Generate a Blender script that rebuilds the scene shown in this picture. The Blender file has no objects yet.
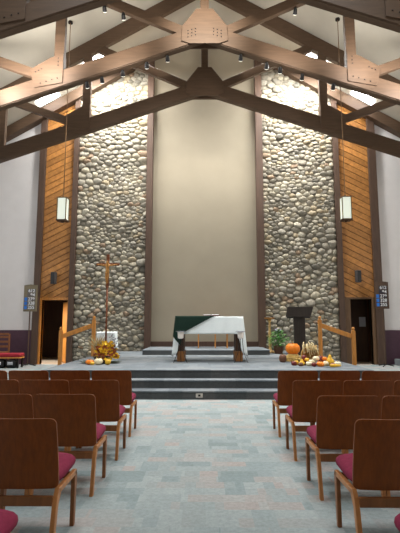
import bpy, math, random
from mathutils import Vector, Matrix, Euler
R = math.radians
random.seed(7)
SC = bpy.context.scene
COL = SC.collection

# ------------------------------------------------------------------ materials
def lin(c):
    return tuple(((x/255)/12.92 if x/255 <= .04045 else ((x/255+.055)/1.055)**2.4) for x in c)
def new_mat(name):
    m = bpy.data.materials.new(name); m.use_nodes = True
    nt = m.node_tree
    return m, nt, nt.nodes['Principled BSDF']
def N(nt, t, **kw):
    n = nt.nodes.new(t)
    for k, v in kw.items():
        setattr(n, k, v)
    return n
def plain(name, rgb, rough=.6, metal=0, noise=.12, scale=8, spec=.4, bump=0, coat=0):
    """colour with a soft natural variation"""
    m, nt, b = new_mat(name)
    c = lin(rgb)
    tc = N(nt, 'ShaderNodeTexCoord'); no = N(nt, 'ShaderNodeTexNoise')
    no.inputs['Scale'].default_value = scale; no.inputs['Detail'].default_value = 4
    nt.links.new(tc.outputs['Object'], no.inputs['Vector'])
    r = N(nt, 'ShaderNodeValToRGB')
    r.color_ramp.elements[0].position = .3; r.color_ramp.elements[1].position = .7
    r.color_ramp.elements[0].color = (*[x*(1-noise) for x in c], 1)
    r.color_ramp.elements[1].color = (*[min(1, x*(1+noise)) for x in c], 1)
    nt.links.new(no.outputs['Fac'], r.inputs['Fac'])
    nt.links.new(r.outputs['Color'], b.inputs['Base Color'])
    b.inputs['Roughness'].default_value = rough; b.inputs['Metallic'].default_value = metal
    b.inputs['Specular IOR Level'].default_value = spec
    b.inputs['Coat Weight'].default_value = coat
    if bump:
        bp = N(nt, 'ShaderNodeBump'); bp.inputs['Strength'].default_value = bump; bp.inputs['Distance'].default_value = .02
        nt.links.new(no.outputs['Fac'], bp.inputs['Height']); nt.links.new(bp.outputs['Normal'], b.inputs['Normal'])
    return m
def wood(name, rgb, rough=.45, stretch=(30, 3, 30), contrast=.3, island=0.0, spec=.4):
    m, nt, b = new_mat(name)
    c = lin(rgb)
    tc = N(nt, 'ShaderNodeTexCoord'); mp = N(nt, 'ShaderNodeMapping'); mp.inputs['Scale'].default_value = stretch
    no = N(nt, 'ShaderNodeTexNoise'); no.inputs['Scale'].default_value = 1; no.inputs['Detail'].default_value = 5
    no.inputs['Distortion'].default_value = .6
    nt.links.new(tc.outputs['Object'], mp.inputs['Vector']); nt.links.new(mp.outputs['Vector'], no.inputs['Vector'])
    r = N(nt, 'ShaderNodeValToRGB')
    r.color_ramp.elements[0].position = .3; r.color_ramp.elements[1].position = .7
    r.color_ramp.elements[0].color = (*[x*(1-contrast) for x in c], 1)
    r.color_ramp.elements[1].color = (*[min(1, x*(1+contrast)) for x in c], 1)
    nt.links.new(no.outputs['Fac'], r.inputs['Fac'])
    out = r.outputs['Color']
    if island:
        ge = N(nt, 'ShaderNodeNewGeometry')
        mr = N(nt, 'ShaderNodeMapRange'); mr.inputs['To Min'].default_value = 1-island; mr.inputs['To Max'].default_value = 1+island
        nt.links.new(ge.outputs['Random Per Island'], mr.inputs['Value'])
        hs = N(nt, 'ShaderNodeHueSaturation')
        nt.links.new(mr.outputs['Result'], hs.inputs['Value']); nt.links.new(out, hs.inputs['Color'])
        out = hs.outputs['Color']
    nt.links.new(out, b.inputs['Base Color'])
    b.inputs['Roughness'].default_value = rough
    b.inputs['Specular IOR Level'].default_value = spec
    return m
def glow(name, rgb, s, base=(240, 240, 235)):
    m, nt, b = new_mat(name)
    b.inputs['Base Color'].default_value = (*lin(base), 1)
    b.inputs['Emission Color'].default_value = (*lin(rgb), 1)
    b.inputs['Emission Strength'].default_value = s
    return m
def stone_mat():
    m, nt, b = new_mat('fieldstone')
    ge = N(nt, 'ShaderNodeNewGeometry'); r = N(nt, 'ShaderNodeValToRGB')
    cols = [(0, (122, 117, 104)), (.14, (154, 148, 131)), (.28, (136, 131, 118)), (.42, (166, 158, 138)), (.55, (144, 138, 124)),
            (.66, (158, 145, 120)), (.76, (148, 143, 130)), (.86, (178, 172, 155)), (.93, (142, 122, 100)), (.97, (108, 104, 94)), (1, (186, 180, 166))]
    e = r.color_ramp.elements
    for i, (p, c) in enumerate(cols):
        el = e[i] if i < 2 else e.new(p)
        el.position = p; el.color = (*lin(c), 1)
    r.color_ramp.interpolation = 'CONSTANT'
    nt.links.new(ge.outputs['Random Per Island'], r.inputs['Fac'])
    tc = N(nt, 'ShaderNodeTexCoord'); no = N(nt, 'ShaderNodeTexNoise'); no.inputs['Scale'].default_value = 14; no.inputs['Detail'].default_value = 6
    nt.links.new(tc.outputs['Object'], no.inputs['Vector'])
    mx = N(nt, 'ShaderNodeMix', data_type='RGBA', blend_type='OVERLAY'); mx.inputs[0].default_value = .55
    nt.links.new(r.outputs['Color'], mx.inputs[6]); nt.links.new(no.outputs['Fac'], mx.inputs[7])
    nt.links.new(mx.outputs[2], b.inputs['Base Color'])
    bp = N(nt, 'ShaderNodeBump'); bp.inputs['Strength'].default_value = .5; bp.inputs['Distance'].default_value = .03
    nt.links.new(no.outputs['Fac'], bp.inputs['Height']); nt.links.new(bp.outputs['Normal'], b.inputs['Normal'])
    b.inputs['Roughness'].default_value = .75
    return m
def carpet_mat(name, cols, sx=.5, sy=.25, gain=1.0):
    """carpet woven in offset rectangular blocks of several muted colours"""
    m, nt, b = new_mat(name)
    tc = N(nt, 'ShaderNodeTexCoord'); sep = N(nt, 'ShaderNodeSeparateXYZ')
    nt.links.new(tc.outputs['Object'], sep.inputs[0])
    def math_(op, a, v=None):
        n = N(nt, 'ShaderNodeMath', operation=op)
        for i, q in enumerate((a, v)):
            if q is None: continue
            if isinstance(q, (int, float)): n.inputs[i].default_value = q
            else: nt.links.new(q, n.inputs[i])
        return n.outputs[0]
    def layer(sx, sy, seed):
        row = math_('FLOOR', math_('DIVIDE', sep.outputs['Y'], sy))
        w0 = N(nt, 'ShaderNodeTexWhiteNoise', noise_dimensions='1D'); nt.links.new(math_('ADD', row, seed), w0.inputs['W'])
        cx = math_('FLOOR', math_('ADD', math_('DIVIDE', sep.outputs['X'], sx), math_('MULTIPLY', w0.outputs['Value'], 3.0)))
        cmb = N(nt, 'ShaderNodeCombineXYZ'); nt.links.new(cx, cmb.inputs[0]); nt.links.new(row, cmb.inputs[1]); cmb.inputs[2].default_value = seed
        w = N(nt, 'ShaderNodeTexWhiteNoise', noise_dimensions='3D'); nt.links.new(cmb.outputs[0], w.inputs['Vector'])
        return w.outputs['Value']
    a = layer(sx, sy, 1.5); c2 = layer(sx*.5, sy*2, 7.5)
    f = math_('ADD', math_('MULTIPLY', a, .62), math_('MULTIPLY', c2, .38))
    r = N(nt, 'ShaderNodeValToRGB'); e = r.color_ramp.elements
    for i, (p, c) in enumerate(cols):
        el = e[i] if i < 2 else e.new(p)
        el.position = p; el.color = (*[min(1, q*gain) for q in lin(c)], 1)
    nt.links.new(f, r.inputs['Fac'])
    no = N(nt, 'ShaderNodeTexNoise'); no.inputs['Scale'].default_value = 26; no.inputs['Detail'].default_value = 6; no.inputs['Roughness'].default_value = .8
    nt.links.new(tc.outputs['Object'], no.inputs['Vector'])
    mx = N(nt, 'ShaderNodeMix', data_type='RGBA', blend_type='OVERLAY'); mx.inputs[0].default_value = .5
    nt.links.new(r.outputs['Color'], mx.inputs[6]); nt.links.new(no.outputs['Fac'], mx.inputs[7])
    nt.links.new(mx.outputs[2], b.inputs['Base Color'])
    b.inputs['Roughness'].default_value = .95; b.inputs['Specular IOR Level'].default_value = .12
    return m

M = {}
M['carpet'] = carpet_mat('patchwork_carpet', [(0, (126, 138, 138)), (.25, (136, 148, 149)), (.42, (152, 160, 160)), (.55, (142, 152, 152)),
                         (.68, (152, 154, 152)), (.8, (158, 151, 147)), (1, (157, 163, 162))], .34, .15)
M['chancel'] = carpet_mat('chancel_carpet', [(0, (96, 102, 106)), (.4, (108, 115, 120)), (.6, (118, 124, 128)), (1, (124, 127, 128))], .6, .3)
M['riser'] = carpet_mat('shaded_riser_carpet', [(0, (76, 79, 80)), (.5, (84, 87, 88)), (1, (92, 93, 93))], .6, .3)  # chancel carpet in darker tones for the shade on upright faces
M['white'] = plain('white_plaster', (218, 216, 216), .85, noise=.03, scale=2)
M['ceil'] = plain('ceiling_plaster', (190, 184, 170), .9, noise=.04, scale=2)
M['taupe'] = plain('taupe_plaster', (144, 136, 119), .85, noise=.05, scale=1.3, bump=.1)
M['plum'] = plain('plum_paint', (74, 48, 62), .6, noise=.08)
M['post'] = wood('brown_stained_timber', (78, 59, 47), .6, (18, 18, 2), .18)
M['darkpost'] = wood('dark_stained_timber', (70, 50, 40), .6, (18, 18, 2), .18)
M['truss'] = wood('truss_timber', (84, 65, 49), .6, (2, 16, 16), .15)
M['bolt'] = plain('dark_steel', (40, 34, 32), .5, .6)
M['cedar'] = wood('honey_cedar', (166, 114, 58), .5, (9, 9, 9), .25, .2)
M['groove'] = plain('board_groove', (70, 40, 18), .8)
M['oak'] = wood('golden_oak', (196, 132, 62), .4, (20, 20, 3), .2)
M['walnut'] = wood('walnut_veneer', (122, 64, 16), .45, (40, 40, 3), .18, spec=.3)
M['beech'] = wood('beech_bentwood', (176, 118, 66), .4, (20, 20, 5), .18)
M['legdark'] = wood('brown_leg', (132, 84, 46), .42, (20, 20, 5), .2)
M['cushion'] = plain('magenta_wool', (124, 42, 66), .9, noise=.12, scale=40, spec=.15, bump=.1)
M['stone'] = stone_mat()
M['mortar'] = plain('mortar', (140, 134, 120), .95, noise=.2, scale=20)
M['doordark'] = wood('dark_door', (74, 50, 34), .5, (14, 14, 2), .2)
M['black'] = plain('black_metal', (26, 25, 25), .45, .3)
M['grey'] = plain('grey_plastic', (70, 68, 68), .5)
M['silver'] = plain('silver', (200, 200, 205), .25, .8)
M['altar'] = wood('altar_timber', (66, 42, 26), .45, (16, 16, 3), .25)
M['altarbase'] = wood('altar_foot', (128, 84, 42), .45, (16, 16, 3), .35)
M['lectern'] = wood('dark_grey_oak', (54, 47, 42), .5, (16, 16, 3), .25)
M['cloth'] = plain('white_linen', (238, 246, 246), .9, noise=.02, scale=30, spec=.1)
M['green'] = plain('dark_green_cloth', (32, 50, 42), .9, noise=.1, scale=30, spec=.1)
M['candle'] = plain('white_glass', (240, 232, 224), .4, noise=.03)
M['gold'] = plain('carved_gilt_wood', (176, 124, 62), .4, .2)
M['crosswood'] = wood('cross_wood', (118, 66, 36), .5, (14, 14, 3), .25)
M['pumpkin'] = plain('pumpkin_skin', (240, 134, 30), .45, noise=.12, scale=9)
M['stem'] = plain('dry_stem', (120, 104, 62), .8)
M['cream'] = plain('cream_gourd', (232, 222, 188), .5, noise=.08)
M['yellow'] = plain('yellow_gourd', (226, 178, 50), .5, noise=.1)
M['maroon'] = plain('maroon_gourd', (110, 34, 30), .5, noise=.2)
M['straw'] = plain('straw', (206, 178, 110), .85, noise=.25, scale=30)
M['husk'] = plain('pale_husk', (222, 204, 158), .85, noise=.15, scale=30)
M['wicker'] = plain('wicker', (196, 160, 104), .7, noise=.25, scale=40)
M['brown'] = plain('brown_pot', (110, 74, 54), .6, noise=.2, scale=20)
M['leafdark'] = plain('dark_leaf', (44, 54, 40), .6, noise=.3, scale=20)
M['leafgreen'] = plain('green_leaf', (84, 140, 62), .5, noise=.35, scale=20)
M['petal'] = plain('yellow_petal', (242, 186, 34), .6, noise=.3, scale=20)
M['rust'] = plain('rust_petal', (140, 70, 30), .7, noise=.3, scale=20)
M['plume'] = plain('dry_plume', (176, 156, 112), .9, noise=.2, scale=30)
M['purple'] = plain('purple_sprig', (92, 78, 88), .8, noise=.3, scale=30)
M['lilac'] = plain('lilac_petal', (204, 200, 222), .7, noise=.1)
M['red'] = plain('red_upholstery', (150, 30, 44), .8, noise=.1, scale=30)
M['lampglass'] = glow('frosted_glass', (236, 244, 226), .55, (220, 226, 214))
M['frame'] = wood('lantern_frame', (110, 84, 56), .5, (20, 20, 4), .2)
M['skylight'] = glow('skylight_glass', (248, 250, 255), 14)
M['boardgrey'] = wood('grey_oak', (118, 108, 86), .6, (14, 14, 3), .15)
M['boardbrown'] = wood('brown_oak', (84, 64, 50), .6, (14, 14, 3), .15)
M['slate'] = plain('slate_strip', (52, 50, 60), .7)
M['slatelight'] = plain('grey_strip', (96, 92, 92), .7)
M['ink'] = plain('white_digit', (236, 238, 240), .7, noise=.01)
M['blue'] = plain('blue_card', (38, 110, 196), .6, noise=.08)
M['cyan'] = plain('cyan_card', (70, 160, 200), .6, noise=.08)
M['paper'] = plain('paper', (196, 196, 200), .8, noise=.03)
M['plate'] = plain('ivory_plastic', (196, 192, 184), .5, noise=.02)
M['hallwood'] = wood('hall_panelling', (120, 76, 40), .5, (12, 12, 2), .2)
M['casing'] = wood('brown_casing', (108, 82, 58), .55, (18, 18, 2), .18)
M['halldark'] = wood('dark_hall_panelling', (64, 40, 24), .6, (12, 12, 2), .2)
M['hallfloor'] = plain('hall_tile', (206, 190, 168), .4, noise=.05)
M['lens'] = glow('lamp_lens', (255, 250, 235), 1.5)

# ------------------------------------------------------------------ mesh helpers
class MB:
    def __init__(self):
        self.v = []; self.f = []
    def add(self, vs, fs):
        o = len(self.v)
        self.v += [tuple(p) for p in vs]; self.f += [tuple(o+i for i in q) for q in fs]
        return self
    def box(self, a, b):
        x0, y0, z0 = a; x1, y1, z1 = b
        return self.add([(x0,y0,z0),(x1,y0,z0),(x1,y1,z0),(x0,y1,z0),(x0,y0,z1),(x1,y0,z1),(x1,y1,z1),(x0,y1,z1)],
                 [(0,3,2,1),(4,5,6,7),(0,1,5,4),(1,2,6,5),(2,3,7,6),(3,0,4,7)])
    def prism(self, poly, y0, y1):
        """polygon in (x, z), extruded along y"""
        if sum(poly[i][0]*poly[(i+1) % len(poly)][1]-poly[(i+1) % len(poly)][0]*poly[i][1] for i in range(len(poly))) < 0:
            poly = poly[::-1]
        n = len(poly)
        vs = [(x, y0, z) for x, z in poly] + [(x, y1, z) for x, z in poly]
        fs = [tuple(range(n)), tuple(range(2*n-1, n-1, -1))] + [(i, n+i, n+(i+1) % n, (i+1) % n) for i in range(n)]
        return self.add(vs, fs)
    def prism_x(self, poly, x0, x1):
        """polygon in (y, z), extruded along x"""
        if sum(poly[i][0]*poly[(i+1) % len(poly)][1]-poly[(i+1) % len(poly)][0]*poly[i][1] for i in range(len(poly))) < 0:
            poly = poly[::-1]
        n = len(poly)
        vs = [(x0, y, z) for y, z in poly] + [(x1, y, z) for y, z in poly]
        fs = [tuple(range(n-1, -1, -1)), tuple(range(n, 2*n))] + [(i, (i+1) % n, n+(i+1) % n, n+i) for i in range(n)]
        return self.add(vs, fs)
    def beam(self, p, q, t, y0, y1):
        """a straight timber in the x-z plane from p to q, t deep, between y0 and y1"""
        (x0, z0), (x1, z1) = p, q
        L = math.hypot(x1-x0, z1-z0); nx, nz = -(z1-z0)/L*t/2, (x1-x0)/L*t/2
        return self.prism([(x0-nx, z0-nz), (x1-nx, z1-nz), (x1+nx, z1+nz), (x0+nx, z0+nz)], y0, y1)
    def tube(self, pts, r, n=8, caps=True):
        pts = [Vector(p) for p in pts]
        rs = r if isinstance(r, (list, tuple)) else [r]*len(pts)
        vs = []; up = None
        for i, p in enumerate(pts):
            d = (pts[min(i+1, len(pts)-1)]-pts[max(i-1, 0)]).normalized()
            if up is None:
                up = Vector((0, 0, 1)) if abs(d.z) < .9 else Vector((1, 0, 0))
            a = d.cross(up).normalized(); b = a.cross(d).normalized(); up = b
            for k in range(n):
                t = 2*math.pi*k/n
                vs.append(p + (a*math.cos(t)+b*math.sin(t))*rs[i])
        fs = [(i*n+k, i*n+(k+1) % n, (i+1)*n+(k+1) % n, (i+1)*n+k) for i in range(len(pts)-1) for k in range(n)]
        if caps:
            fs += [tuple(range(n-1, -1, -1)), tuple(range((len(pts)-1)*n, len(pts)*n))]
        return self.add(vs, fs)
    def lathe(self, prof, loc=(0, 0, 0), n=20, ribs=0, depth=0, tilt=None, sq=(1, 1)):
        vs = []; fs = []
        mt = tilt or Matrix.Identity(3)
        for r, z in prof:
            for k in range(n):
                t = 2*math.pi*k/n
                rr = r*(1-depth*abs(math.sin(t*ribs/2))**.0 * (0.5-0.5*math.cos(t*ribs))) if ribs else r
                p = mt @ Vector((rr*math.cos(t)*sq[0], rr*math.sin(t)*sq[1], z))
                vs.append((p.x+loc[0], p.y+loc[1], p.z+loc[2]))
        for i in range(len(prof)-1):
            for k in range(n):
                fs.append((i*n+k, i*n+(k+1) % n, (i+1)*n+(k+1) % n, (i+1)*n+k))
        fs += [tuple(range(n-1, -1, -1)), tuple(range((len(prof)-1)*n, len(prof)*n))]
        return self.add(vs, fs)
    def ball(self, c, r, n=12, m=8):
        rx, ry, rz = r if isinstance(r, (tuple, list)) else (r, r, r)
        prof = [(max(1e-4, math.sin(math.pi*i/m)), -math.cos(math.pi*i/m)) for i in range(m+1)]
        vs = []; fs = []
        for a, z in prof:
            for k in range(n):
                t = 2*math.pi*k/n
                vs.append((c[0]+rx*a*math.cos(t), c[1]+ry*a*math.sin(t), c[2]+rz*z))
        for i in range(m):
            for k in range(n):
                fs.append((i*n+k, i*n+(k+1) % n, (i+1)*n+(k+1) % n, (i+1)*n+k))
        return self.add(vs, fs)
    def leaf(self, c, d, w, up):
        """one small bent leaf from c along d"""
        c = Vector(c); d = Vector(d); s = d.cross(Vector(up)).normalized()*w
        k = d.cross(s).normalized()*w*.35
        return self.add([c, c+d*.45+s+k, c+d, c+d*.45-s+k, c+d*.5], [(0, 1, 4), (1, 2, 4), (2, 3, 4), (3, 0, 4)])
    def build(self, name, mat, parent=None, smooth=False, bevel=0, sub=0):
        me = bpy.data.meshes.new(name); me.from_pydata(self.v, [], self.f); me.update()
        if smooth:
            for p in me.polygons: p.use_smooth = True
        me.materials.append(M[mat] if isinstance(mat, str) else mat)
        o = bpy.data.objects.new(name, me); COL.objects.link(o)
        if parent: o.parent = parent
        if bevel:
            b = o.modifiers.new('edge', 'BEVEL'); b.width = bevel; b.segments = 2; b.limit_method = 'ANGLE'; b.angle_limit = R(40)
        if sub:
            s = o.modifiers.new('soft', 'SUBSURF'); s.levels = sub; s.render_levels = sub
        return o
def tag(o, label=None, cat=None, group=None, kind=None):
    if label: o['label'] = label
    if cat: o['category'] = cat
    if group: o['group'] = group
    if kind: o['kind'] = kind
    return o
def thing(name, label, cat, loc=(0, 0, 0), rz=0, group=None):
    o = bpy.data.objects.new(name, None); COL.objects.link(o)
    o.location = loc; o.rotation_euler = (0, 0, rz); o.empty_display_size = .2
    return tag(o, label, cat, group)
def struct(o):
    o['kind'] = 'structure'; return o
def copy_tree(o, parent=None):
    c = o.copy(); COL.objects.link(c)
    if parent: c.parent = parent
    for ch in list(o.children): copy_tree(ch, c)
    return c
def text_mesh(name, s, size, loc, mat, parent, rot=(R(90), 0, 0), depth=.002, kind=None):
    cu = bpy.data.curves.new(name, 'FONT'); cu.body = s; cu.size = size; cu.extrude = depth
    cu.align_x = 'RIGHT'; cu.align_y = 'CENTER'; cu.offset = .0015
    t = bpy.data.objects.new(name, cu); COL.objects.link(t)
    dg = bpy.context.evaluated_depsgraph_get()
    me = bpy.data.meshes.new_from_object(t.evaluated_get(dg))
    bpy.data.objects.remove(t)
    me.materials.clear(); me.materials.append(M[mat])
    o = bpy.data.objects.new(name, me); COL.objects.link(o)
    o.location = loc; o.rotation_euler = rot; o.parent = parent
    return o
def grid_loft(rows):
    """surface through a list of rows of points"""
    n = len(rows[0]); vs = [p for r in rows for p in r]
    fs = [(i*n+j, i*n+j+1, (i+1)*n+j+1, (i+1)*n+j) for i in range(len(rows)-1) for j in range(n-1)]
    return vs, fs

# ------------------------------------------------------------------ the room
WY = 16.2                                   # face of the chancel wall
RZ, RS = 13.05, .585                        # ridge height and slope of the ceiling
def roof(x): return RZ - RS*abs(x)
XW = 9.4                                    # side walls
YR = -5.0                                   # rear wall

struct(MB().box((-XW, YR, -.1), (XW, WY+.0, 0)).build('floor', 'carpet'))
c = MB()
for s in (-1, 1):
    c.add([(0, YR-.1, RZ), (s*(XW+.2), YR-.1, roof(XW+.2)), (s*(XW+.2), WY+.3, roof(XW+.2)), (0, WY+.3, RZ),
           (0, YR-.1, RZ+.15), (s*(XW+.2), YR-.1, roof(XW+.2)+.15), (s*(XW+.2), WY+.3, roof(XW+.2)+.15), (0, WY+.3, RZ+.15)],
          [(0,1,2,3),(7,6,5,4),(0,4,5,1),(1,5,6,2),(2,6,7,3)])
struct(c.build('ceiling', 'ceil'))
for s, nm in ((-1, 'wall_left'), (1, 'wall_right')):
    struct(MB().box((min(s*XW, s*(XW+.15)), YR, 0), (max(s*XW, s*(XW+.15)), WY+.2, roof(XW)+.05)).build(nm, 'white'))
struct(MB().prism([(-XW, 0), (XW, 0), (XW, roof(XW)), (0, RZ), (-XW, roof(XW))], YR-.15, YR).build('wall_rear', 'white'))
# chancel wall, open at the two doorways
LD = (-5.87, -4.93, 2.27); RD = (5.175, 5.94, 2.30)
def wallpiece(mb, x0, x1, z0, y0, y1, drop=0):
    pts = [(x0, z0), (x1, z0), (x1, roof(x1)-drop)]
    if x0 < 0 < x1: pts.append((0, RZ-drop))
    pts.append((x0, roof(x0)-drop))
    mb.prism(pts, y0, y1)
w = MB()
for a, b, z in ((-XW, LD[0], 0), (LD[0], LD[1], LD[2]), (LD[1], RD[0], 0), (RD[0], RD[1], RD[2]), (RD[1], XW, 0)):
    wallpiece(w, a, b, z, WY, WY+.18)
struct(w.build('wall_back', 'white'))
# taupe recess behind the altar
w = MB(); wallpiece(w, -1.96, 1.9, 0, WY-.04, WY, .02)
struct(w.build('wall_back_niche', 'taupe'))
struct(MB().box((-1.93, WY-.09, .62), (1.88, WY-.04, .80)).build('baseboard_back', 'darkpost'))
# plum wainscot
struct(MB().box((-XW, WY-.05, 0), (-6.14, WY, 1.2)).build('wall_back_wainscot', 'plum'))
struct(MB().box((6.32, WY-.05, 0), (XW, WY, 1.2)).build('wall_back_wainscot_right', 'plum'))
# upright posts on the chancel wall
def post(i, x0, x1, mat, y=.22):
    w = MB(); wallpiece(w, x0, x1, 0, WY-y, WY, .02)
    struct(w.build('trim_%d' % i, mat, bevel=.01))
post(1, -6.16, -5.93, 'post', .16); post(2, -4.88, -4.69, 'post', .20); post(3, -2.14, -1.92, 'post', .30)
post(4, 1.88, 2.13, 'post', .30); post(5, 4.76, 4.95, 'post', .20); post(6, 6.05, 6.33, 'post', .16)
# beam under the roof slope along the chancel wall
w = MB()
for s in (-1, 1):
    w.prism([(0, RZ-.03), (s*XW, roof(XW)-.03), (s*XW, roof(XW)-.45), (0, RZ-.45)], WY-.34, WY-.02)
struct(w.build('trim_7', 'truss'))

# fieldstone panels: rounded cobbles fitted cell to cell
def clip(poly, nx, nz, d):
    out = []
    for i in range(len(poly)):
        p, q = poly[i], poly[(i+1) % len(poly)]
        a = nx*p[0]+nz*p[1]-d; b = nx*q[0]+nz*q[1]-d
        if a <= 0: out.append(p)
        if (a < 0 < b) or (b < 0 < a):
            t = a/(a-b); out.append((p[0]+(q[0]-p[0])*t, p[1]+(q[1]-p[1])*t))
    return out
def stone_panel(name, x0, x1, seed, n=820):
    rnd = random.Random(seed); A = 1.4
    zt = min(roof(x0), roof(x1)); ztop = max(roof(x0), roof(x1))
    base = [(x0, 0), (x1, 0), (x1, roof(x1)*A), (x0, roof(x0)*A)]
    pts = []
    while len(pts) < n:
        p = (rnd.uniform(x0, x1), rnd.uniform(0, ztop*A))
        if p[1] < roof(p[0])*A: pts.append(p)
    def cells():
        g = {}; S = .5
        for i, p in enumerate(pts): g.setdefault((int(p[0]//S), int(p[1]//S)), []).append(i)
        for i, p in enumerate(pts):
            poly = base; cx, cz = int(p[0]//S), int(p[1]//S)
            near = [j for a in range(-2, 3) for b in range(-2, 3) for j in g.get((cx+a, cz+b), ()) if j != i]
            near.sort(key=lambda j: (pts[j][0]-p[0])**2+(pts[j][1]-p[1])**2)
            for j in near[:22]:
                q = pts[j]; nx, nz = q[0]-p[0], q[1]-p[1]
                poly = clip(poly, nx, nz, nx*(p[0]+q[0])/2+nz*(p[1]+q[1])/2)
                if len(poly) < 3: break
            yield poly
    for it in range(3):
        new = []
        for p, poly in zip(list(pts), list(cells())):
            if len(poly) < 3: new.append(p); continue
            cx = sum(q[0] for q in poly)/len(poly); cz = sum(q[1] for q in poly)/len(poly)
            new.append((p[0]+(cx-p[0])*.8, p[1]+(cz-p[1])*.8))
        pts = new
    mb = MB(); K = 16
    for p, poly in zip(list(pts), list(cells())):
        if len(poly) < 3: continue
        r = []
        for k in range(K):
            t = 2*math.pi*k/K; dx, dz = math.cos(t), math.sin(t); best = 9
            for i in range(len(poly)):
                a, b = poly[i], poly[(i+1) % len(poly)]
                ex, ez = b[0]-a[0], b[1]-a[1]; nx, nz = ez, -ex
                dd = nx*dx+nz*dz
                if abs(dd) > 1e-9:
                    s = (nx*(a[0]-p[0])+nz*(a[1]-p[1]))/dd
                    if s > 0: best = min(best, s)
            r.append(min(best, .4))
        r = [(r[k-1]+2*r[k]+r[(k+1) % K])/4 for k in range(K)]
        r = [min(a, b) for a, b in zip(r, [(r[k-1]+r[(k+1) % K])/2*1.08 for k in range(K)])]
        size = sum(r)/K
        dep = size*rnd.uniform(.4, .75); tx, tz = rnd.uniform(-.25, .25), rnd.uniform(-.25, .25)
        vs = []; fs = []
        for fr, dh in ((1.0, -.02), (.98, .3), (.86, .66), (.58, .9), (.28, 1.0)):
            for k in range(K):
                t = 2*math.pi*k/K; jit = 1+rnd.uniform(-.03, .03)
                ox, oz = r[k]*fr*jit*math.cos(t), r[k]*fr*jit*math.sin(t)
                h = dep*max(dh, 0)+(ox*tx+oz*tz)*(1 if dh > 0 else 0)
                vs.append((p[0]+ox, WY-.045-max(h, 0)+(.02 if dh < 0 else 0), (p[1]+oz)/A))
        vs.append((p[0], WY-.045-dep*1.02, p[1]/A))
        for i in range(4):
            for k in range(K): fs.append((i*K+k, i*K+(k+1) % K, (i+1)*K+(k+1) % K, (i+1)*K+k))
        for k in range(K): fs.append((4*K+k, 4*K+(k+1) % K, 5*K))
        mb.add(vs, fs)
    o = mb.build(name, 'stone', smooth=True)
    struct(o)
    b = MB(); wallpiece(b, x0, x1, 0, WY-.056, WY, .02)
    mo = struct(b.build(name+'_mortar', 'mortar')); 
stone_panel('wall_back_stone_left', -4.72, -2.12, 3)
stone_panel('wall_back_stone_right', 2.11, 4.76, 5)

# diagonal cedar boarding above the doors
def cedar(name, x0, x1, z0, sgn):
    b = MB(); wallpiece(b, x0, x1, z0, WY-.03, WY, .02)
    struct(b.build(name+'_backing', 'groove'))
    region = [(x0, z0), (x1, z0), (x1, roof(x1)-.03), (x0, roof(x0)-.03)]
    sl = .52*sgn; L = math.hypot(1, sl); nx, nz = -sl/L, 1/L
    d = nz*z0-3; mb = MB(); step = .205
    while d < 14:
        p = clip(region, nx, nz, d+step-.022); p = clip(p, -nx, -nz, -d) if len(p) > 2 else p
        if len(p) > 2:
            area = abs(sum(p[i][0]*p[(i+1) % len(p)][1]-p[(i+1) % len(p)][0]*p[i][1] for i in range(len(p))))/2
            if area > .002: mb.prism(p, WY-.055, WY-.028)
        d += step
    struct(mb.build(name, 'cedar'))
cedar('wall_back_boarding_left', -5.94, -4.87, 2.36, 1)
cedar('wall_back_boarding_right', 4.94, 6.06, 2.36, -1)

# doorways: casing, hall behind, and the doors
def casing(name, x0, x1, z1, mat, wl, wr, wt):
    f = MB()
    f.box((x0-wl, WY-.08, 0), (x0, WY+.2, z1)); f.box((x1, WY-.08, 0), (x1+wr, WY+.2, z1)); f.box((x0-wl, WY-.08, z1), (x1+wr, WY+.2, z1+wt))
    return struct(f.build(name, mat))
casing('trim_8', LD[0], LD[1], LD[2], 'oak', .06, .05, .09)
casing('trim_9', RD[0], RD[1], RD[2], 'casing', .215, .10, .06)
def hall(name, x0, x1, y1, mat):
    h = MB(); t = .08; y0 = WY+.2
    h.box((x0-t, y1, 0), (x1+t, y1+t, 2.7)); h.box((x0-t, y0, 0), (x0, y1, 2.7)); h.box((x1, y0, 0), (x1+t, y1, 2.7)); h.box((x0-t, y0, 2.7), (x1+t, y1+t, 2.78))
    struct(h.build('wall_'+name, mat))
    struct(MB().box((x0-t, WY, -.1), (x1+t, y1+t, 0)).build('floor_'+name, 'hallfloor'))
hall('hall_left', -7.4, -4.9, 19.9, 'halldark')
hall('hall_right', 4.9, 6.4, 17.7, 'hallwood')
d1 = struct(bpy.data.objects.new('door_1', None)); COL.objects.link(d1)
d1.location = (LD[1]-.01, WY+.21, 0); d1.rotation_euler = (0, 0, R(-56))
MB().box((-.78, 0, .01), (0, .045, 2.22)).build('door_leaf', 'oak', d1)
h = MB(); h.tube([(-.72, -.05, 1.0), (-.6, -.05, 1.0)], .012); h.tube([(-.72, 0, 1.0), (-.72, -.06, 1.0)], .016)
h.build('door_handle', 'silver', d1, smooth=True)
d2 = struct(bpy.data.objects.new('door_2', None)); COL.objects.link(d2)
d2.location = (5.38, 17.25, 0)
MB().box((-.4, 0, .01), (.78, .05, 2.5)).build('door_leaf', 'doordark', d2)
h = MB(); h.tube([(-.22, -.05, 1.0), (-.1, -.05, 1.0)], .012); h.tube([(-.22, 0, 1.0), (-.22, -.06, 1.0)], .016)
h.build('door_handle', 'silver', d2, smooth=True)
tag(MB().box((5.84, 17.238, 1.32), (6.08, 17.25, 1.68)).build('notice', 'paper'), 'small pale paper notice fixed on the dark door beyond the right doorway', 'notice')

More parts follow.
